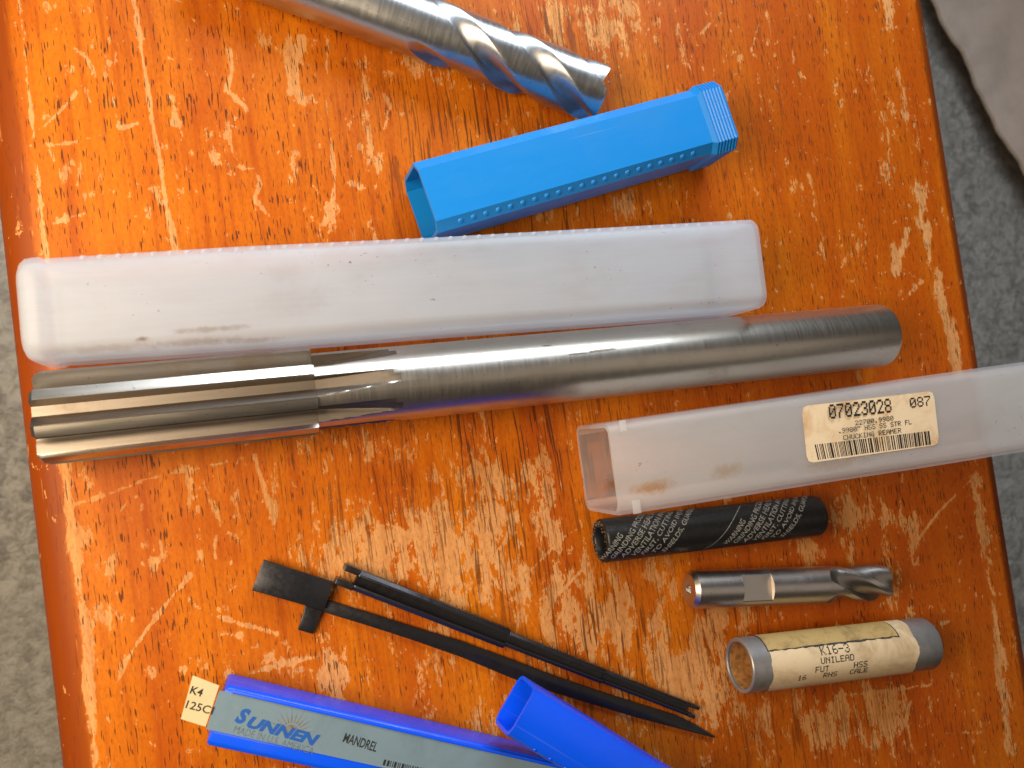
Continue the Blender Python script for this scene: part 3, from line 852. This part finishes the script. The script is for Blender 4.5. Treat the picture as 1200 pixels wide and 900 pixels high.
# ------------------------------------------------------------------ cardboard tube
def make_card_tube():
    R, r = 8.9, 7.7
    a, b = at(866, 780, R), at(1084, 754, R)
    fr = Frame(a, b); L = fr.len
    t = thing('cardboard_tube', 'small open cardboard tube with grey metal rims and an aged paper label', 'cardboard tube', fr=fr)
    def up(me):
        for v in me.vertices: v.co.z += R*MM
        return me
    part('tube_wall', up(revolve('tube_wall', [(L-2, r-.2), (1.2, r-.2), (1.0, r), (1.0, R-.25), (1.6, R-.2), (L-1.5, R-.2), (L-1.2, R-.6)], 64, 30, True, True)), M_KRAFT, t)
    xr0 = 7.0; xr1 = fr.lp(1069, 752, R*1.7)[0]
    part('rim', up(revolve('rim', [(2.4, r-.15), (.3, r-.12), (0, r+.2), (0, R-.3), (.3, R), (xr0+1, R)], 64, 40, False, False)), M_RIM, t)
    part('rim', up(revolve('rim', [(xr1-1, R), (L-.6, R), (L-.1, R-.35), (L, R-.9), (L-.3, R-1.3)], 64, 40, False, True)), M_RIM, t)
    # paper label: a full wrap with a slightly ragged edge
    n = 96; w = random.Random(8); V = []
    e0 = [xr0 + .25*math.sin(i*.5) + w.uniform(-.12, .12) for i in range(n)]; e1 = [xr1 + .5*math.sin(i*.35) + w.uniform(-.15, .15) for i in range(n)]
    for k, u in enumerate((0, .5, 1)):
        for i in range(n):
            ph = 2*math.pi*i/n; x = e0[i]*(1-u) + e1[i]*u; V.append((x, (R+.14)*math.cos(ph), R+(R+.14)*math.sin(ph)))
    lab = part('paper_label', mesh('paper_label', V, flip(grid_faces(3, n, True)), 50), M_CARD, t, 'aged cream paper label')
    # yellowed tape strip along the upper side, dark ragged border
    def strip(nm, xa, xb, p0, p1, rad, mat, rag):
        V = []; m = 40; q = 10
        for i in range(m+1):
            x = xa + (xb-xa)*i/m
            hi = p1 + w.uniform(-rag, rag)
            for j in range(q+1):
                ph = math.radians(p0 + (hi-p0)*j/q); V.append((x, rad*math.cos(ph), R+rad*math.sin(ph)))
        return part(nm, mesh(nm, V, grid_faces(m+1, q+1), 60), mat, lab)
    xt1 = fr.lp(1048, 742, R*1.6)[0]
    strip('tape_border', xr0-.4, xt1+.5, -6, 53.5, R+.20, M_INKTAN, 1.6)
    strip('yellowed_tape', xr0-.1, xt1, -6, 50.5, R+.26, M_TAPE, 1.2)
    rad = R + .19
    def pr(txt, px0, px1, y, deg, h, fat=1.1, mat=M_INKTAN):
        xa = fr.lp(px0, y, R*1.95)[0]; xb = fr.lp(px1, y, R*1.95)[0]
        print_round('printed_line', dot_mesh(txt, fat), lab, xa, xb-xa, math.radians(deg), h, rad, R, mat)
    pr('K16-3', 962, 996, 762, 73, 3.0, 1.0)
    pr('UNILEAD', 961, 1000, 777, 90, 2.0)
    pr('FUT', 955, 971, 790, 107, 2.0); pr('HSS', 1000, 1016, 785, 107, 2.0)
    pr('16', 936, 946, 800, 122, 2.0); pr('RHS', 966, 982, 797, 122, 1.9); pr('CALE', 997, 1018, 793, 122, 1.9)
make_card_tube()

# ------------------------------------------------------------------ black wedge strip and slotted mandrel
def make_wedge():
    fr = Frame(at(343, 686, 2), at(838, 864, 1))
    t = thing('black_wedge_strip', 'flat black steel wedge with a plate head and long pointed strip', 'wedge', fr=fr)
    def L(pts, z): return [fr.lp(u, v, z) for u, v in pts]
    hd = part('head_plate', prism('head_plate', L([(295, 692), (380, 716), (391, 682), (309, 656)], 4.0), 2.0, 4.0, .25), M_BLACKSTEEL, t, 'rectangular black plate head')
    part('bent_tab', prism('bent_tab', L([(349, 738), (367, 743), (378, 715), (358, 709)], 1.5), 0.05, 1.9, .25), M_BLACKSTEEL, t)
    part('support_block', prism('support_block', L([(312, 688), (372, 706), (378, 690), (318, 670)], 2), 0.05, 1.95, .2), M_BLACKSTEEL, t)
    up = [(382, 703), (430, 717), (480, 733), (540, 751), (600, 773), (650, 792), (700, 809), (750, 825), (792, 838), (815, 849), (838, 863)]
    lo = [(838, 865), (792, 853), (750, 842), (700, 827), (650, 812), (600, 795), (540, 770), (480, 749), (430, 733), (378, 717)]
    part('strip', prism('strip', L(lo, 1.3) + L(up, 1.3), 0.05, 1.3, .2), M_BLACKSTEEL, t, 'long tapering black strip')
make_wedge()

def make_mandrel():
    H = 6.0
    fr = Frame(at(401, 673, H*.6), at(816, 835, H*.6)); L = fr.len
    t = thing('slotted_mandrel', 'black stepped mandrel rod with a long slot and forked end', 'mandrel', fr=fr)
    x1 = fr.lp(598, 744, H)[0]; x2 = fr.lp(710, 795, H)[0]
    def channel(nm, xa, xb, w, h, slot, depth, zoff=0.0):
        # half-round bar with a slot milled along the top
        n = 14; pts = []
        r = w/2
        for i in range(n+1):
            a_ = math.pi + math.pi*i/n*1.0
            pts.append((r*math.cos(a_), r + r*math.sin(a_)*1.0))
        ol = [(y, z*h/w*1.2 if z < r else z) for y, z in pts]
        top = h
        sec = [(y, min(z, top)) for y, z in ol]
        sec += [(r*.92, top*.86), (r*.62, top), (slot/2, top), (slot/2, top-depth), (-slot/2, top-depth), (-slot/2, top), (-r*.62, top), (-r*.92, top*.86)]
        V = []; 
        for x in (xa, xa+.4, xb-.4, xb):
            k = .94 if x in (xa, xb) else 1.0
            V += [(x, y*k, h/2+(z-h/2)*k+zoff) for y, z in sec]
        m = len(sec); Fc = grid_faces(4, m, True); Fc.append(tuple(range(m))); Fc.append(tuple(range(3*m, 4*m)))
        me = mesh(nm, V, Fc, 30)
        bm = bmesh.new(); bm.from_mesh(me); bmesh.ops.triangulate(bm, faces=[f for f in bm.faces if len(f.verts) > 4]); bmesh.ops.recalc_face_normals(bm, faces=bm.faces); bm.to_mesh(me); bm.free()
        return me
    part('thick_section', channel('thick_section', 4.5, x1, 6.6, 5.6, 2.9, 3.0), M_BLACKSTEEL, t)
    part('middle_section', channel('middle_section', x1+.02, x2, 5.0, 4.6, 2.1, 2.4, .5), M_BLACKSTEEL, t)
    part('thin_section', channel('thin_section', x2+.02, L-3, 4.5, 4.2, 1.9, 2.2, .0), M_BLACKSTEEL, t)
    for nm, xa, xb, w, s in (('fork_prong', -.3, 4.48, 6.6, 1), ('fork_prong', -1.2, 4.48, 6.6, -1), ('tip_prong', L-2.98, L+.6, 4.5, 1), ('tip_prong', L-2.98, L, 4.5, -1)):
        y0, y1 = (w*.205*s, w*.49*s)
        h = 5.5 if nm == 'fork_prong' else 3.9
        part(nm, prism(nm, [(xa, min(y0, y1)), (xb, min(y0, y1)), (xb, max(y0, y1)), (xa, max(y0, y1))], .1 if nm != 'fork_prong' else .4, h, .25), M_BLACKSTEEL, t)
make_mandrel()

# ------------------------------------------------------------------ royal blue box with label, and its cap
BOX_H = 15.0
def make_box():
    H = BOX_H; W = 16.5
    p0 = at(268, 787, 0); p1 = at(590, 863, 0)
    f0 = Frame(p0, p1)
    o = f0.o[:2] - f0.y*W/2
    fr = Frame((*o, 0), (*(o + f0.x*100), 0))
    t = thing('royal_blue_box', 'long royal blue plastic tool box with grey printed label strip', 'plastic box', fr=fr)
    L = 165.0
    st = [(0, W-.8, 1.6, .4), (.8, W, 1.8, 0), (L*.5, W, 1.8, 0), (L-.8, W, 1.8, 0), (L, W-.8, 1.6, .4)]
    V = []
    n = 4
    for x, s, c, z in st: V += [(x, y, zz+z) for y, zz in section(s, c, n, s*H/W)]
    Fc = grid_faces(len(st), 4*n, True); Fc.append(tuple(range(4*n))); Fc.append(tuple(range((len(st)-1)*4*n, len(st)*4*n)))
    me = mesh('box_body', V, Fc, 30)
    bm = bmesh.new(); bm.from_mesh(me); bmesh.ops.recalc_face_normals(bm, faces=bm.faces); bm.to_mesh(me); bm.free()
    part('box_body', me, M_ROYAL, t)
    z = H + .03
    ya = fr.lp(258, 809, H)[1]; yb = fr.lp(237, 853, H)[1]
    # raised lip along the label channel
    part('label_lip', prism('label_lip', [(2, ya+.05), (L-3, ya+.05), (L-3, ya+1.0), (2, ya+1.0)], H-.2, H+.55, .2), M_ROYAL, t)
    xa = fr.lp(250, 830, H)[0]
    lab = part('grey_label', prism('grey_label', [(xa, yb), (L-4, yb), (L-4, ya), (xa, ya)], z, z+.18, 0), M_GREYLABEL, t, 'grey-blue printed label strip')
    tg = [fr.lp(u, v, H) for u, v in ((212, 842), (241, 851), (257, 803), (226, 791))]
    tag = part('cream_tag', prism('cream_tag', tg, z+.22, z+.42, 0), M_TAG, t, 'cream paper tag stuck over the box end')
    def pr(par, txt, p0, p1, h, mat, bold=0.0, shear=0.0, zz=z+.21, nm='printed_line'):
        print_flat(nm, font_mesh(txt, bold, shear), par, fr.lp(*p0, H), fr.lp(*p1, H), h, zz, mat)
    pr(tag, 'K4', (222, 812), (236, 816), 2.1, M_INK, .02, 0, z+.46)
    pr(tag, '125CI', (217, 829), (248, 837), 2.1, M_INK, .012, 0, z+.46)
    pr(lab, 'S', (274, 846), (288, 850), 4.3, M_SUNNEN, .055, .28, nm='printed_name')
    pr(lab, 'UNNEN', (288, 852), (371, 875), 3.2, M_SUNNEN, .055, .28, nm='printed_name')
    pr(lab, 'MADE IN U.S. AMERICA', (273, 858), (366, 884), 1.9, M_FAINT)
    pr(lab, 'MANDREL', (401, 869), (440, 881), 2.6, M_INK, .016)
    # rising sun emblem
    c = np.array(fr.lp(341, 858, H)); V = []; Fc = []
    def tri(p): 
        b = len(V)
        for q in p: V.append((q[0], q[1], z+.20))
        Fc.append(tuple(range(b, b+len(p))))
    for i in range(13):
        a_ = math.radians(-2 + 184*i/12); d = np.array([math.cos(a_), math.sin(a_)]); nn = np.array([-d[1], d[0]])
        tri([c+d*2.6-nn*.22, c+d*(6.6 if i % 2 else 5.6)*np.array([1.05, .62][0]), c+d*2.6+nn*.22])
    tri([c + 2.1*np.array([math.cos(math.pi*i/14), math.sin(math.pi*i/14)]) for i in range(15)])
    part('sun_emblem', mesh('sun_emblem', V, Fc), M_RAYS, lab)
    # barcode
    r = random.Random(11); V = []; Fc = []
    x = fr.lp(450, 890, H)[0]; yt = fr.lp(452, 890, H)[1]
    for i in range(26):
        w_ = r.choice((.25, .25, .45, .7)); b_ = len(V)
        for q in ((x, yb+.6), (x+w_, yb+.6), (x+w_, yt), (x, yt)): V.append((q[0], q[1], z+.20))
        Fc.append((b_, b_+1, b_+2, b_+3)); x += w_ + r.choice((.25, .4))
    part('barcode', mesh('barcode', V, Fc), M_INK, lab)
make_box()

def make_cap2():
    zb = BOX_H + .8; s = 15.5
    p = at(625, 811, zb+s); q = at(600, 859, zb+s)
    m = (p+q)/2
    d = at(790, 905, zb+s-2) - at(614, 796, zb+s-2)
    fr = Frame(m, m + d)
    t = thing('royal_blue_plastic_cap', 'open royal blue square plastic cap resting across the blue box', 'plastic cap', loc=(fr.o[0], fr.o[1], zb), rz=fr.ang)
    st = [(0, s, 2.6, 0), (6, s, 2.6, 0), (6.6, s+.1, 2.6, -.05), (40, s, 2.6, 0), (69, s, 2.6, 0), (70, s-1, 2.4, .5)]
    part('cap_body', tube_mesh('cap_body', st, 1.0, 3, True, False, 25), M_ROYAL, t)
    dm = dome_mesh('raised_dot', .6, .4)
    for i in range(11):
        o = part('raised_dot', dm, M_ROYAL, t)
        o.location = ((9+i*5.4)*MM, (-s/2+.75)*MM, (s-.78)*MM); o.rotation_euler = (math.pi/4, 0, 0)
make_cap2()

# ------------------------------------------------------------------ taupe cushion beyond the table
def make_cushion():
    zt = FLOOR_Z + 32
    ed = [at(u, v, zt) for u, v in ((1060, -75), (1093, 0), (1108, 32), (1125, 62), (1150, 112), (1172, 158), (1186, 182), (1215, 225), (1290, 330))]
    o = ed[1]
    t = thing('floor_cushion', 'flat taupe leather cushion with a wavy tan hem lying on the carpet', 'cushion', loc=(o[0], o[1], FLOOR_Z))
    n = 80; pts = []
    acc = [0]
    for a_, b_ in zip(ed[:-1], ed[1:]): acc.append(acc[-1] + np.linalg.norm(b_-a_))
    for i in range(n):
        s = acc[-1]*i/(n-1); k = max(j for j in range(len(acc)-1) if acc[j] <= s+1e-9); u = (s-acc[k])/(acc[k+1]-acc[k])
        pts.append((ed[k]*(1-u)+ed[k+1]*u)[:2])
    pts = np.array(pts)
    for _ in range(4): pts[1:-1] = (pts[:-2]+2*pts[1:-1]+pts[2:])/4
    dirn = pts[-1]-pts[0]; dirn /= np.linalg.norm(dirn); inn = np.array([-dirn[1], dirn[0]])
    if inn[0] < 0: inn = -inn
    pts = pts + np.outer(.9*np.sin(np.arange(n)*.55)+.5*np.sin(np.arange(n)*1.3+1), inn)
    depth = [0, 3, 7, 14, 25, 45, 75, 120, 170, 220]
    V = []
    for j, d in enumerate(depth):
        for i in range(n):
            p = pts[i] + inn*d
            z = zt + 16*(1-math.exp(-d/18)) + 1.6*math.sin(d*.19+i*.02)*(1 if d > 5 else 0) + 1.2*math.sin(i*.3+d*.04)
            V.append((p[0]-o[0], p[1]-o[1], z-FLOOR_Z))
    Fc = grid_faces(len(depth), n)
    k = len(V)
    for j, d in enumerate(depth):            # underside
        for i in range(n):
            p = pts[i] + inn*(d + 55*(1-d/220)); V.append((p[0]-o[0], p[1]-o[1], 4.0))
    Fc += flip(grid_faces(len(depth), n, False, k))
    for i in range(n-1):
        Fc.append((i, k+i, k+i+1, i+1)); q = (len(depth)-1)*n; Fc.append((q+i, q+i+1, k+q+i+1, k+q+i))
    for j in range(len(depth)-1):
        Fc.append((j*n, (j+1)*n, k+(j+1)*n, k+j*n)); Fc.append((j*n+n-1, k+j*n+n-1, k+(j+1)*n+n-1, (j+1)*n+n-1))
    m = NT('taupe_suede'); f1 = m.noise(m.mapv(), 30, 4, .6); f2 = m.noise(m.mapv(), 500, 3, .6)
    mat = m.set(col=m.mix(m.ramp(f1, .35, .7), (.80, .62, .50), (.66, .51, .41)), rough=.75, normal=m.bump(m.math('ADD', f2, m.math('MULTIPLY', f1, 3)), .25, .0008))
    part('cushion_cover', mesh('cushion_cover', V, Fc, 50), mat, t)
    hem = bpy.data.curves.new('hem', 'CURVE'); hem.dimensions = '3D'; hem.bevel_depth = 1.3*MM; hem.bevel_resolution = 2
    sp = hem.splines.new('POLY'); sp.points.add(n-1)
    for i in range(n): sp.points[i].co = ((pts[i][0]-o[0])*MM, (pts[i][1]-o[1])*MM, (V[i][2]+.3)*MM, 1)
    ho = bpy.data.objects.new('hem', hem); COL.objects.link(ho)
    me = bpy.data.meshes.new_from_object(ho.evaluated_get(bpy.context.evaluated_depsgraph_get())); bpy.data.objects.remove(ho)
    me.materials.clear()
    part('hem', me, simple('tan_hem', (.62, .44, .30), .7), t, 'lighter tan rolled hem')
make_cushion()
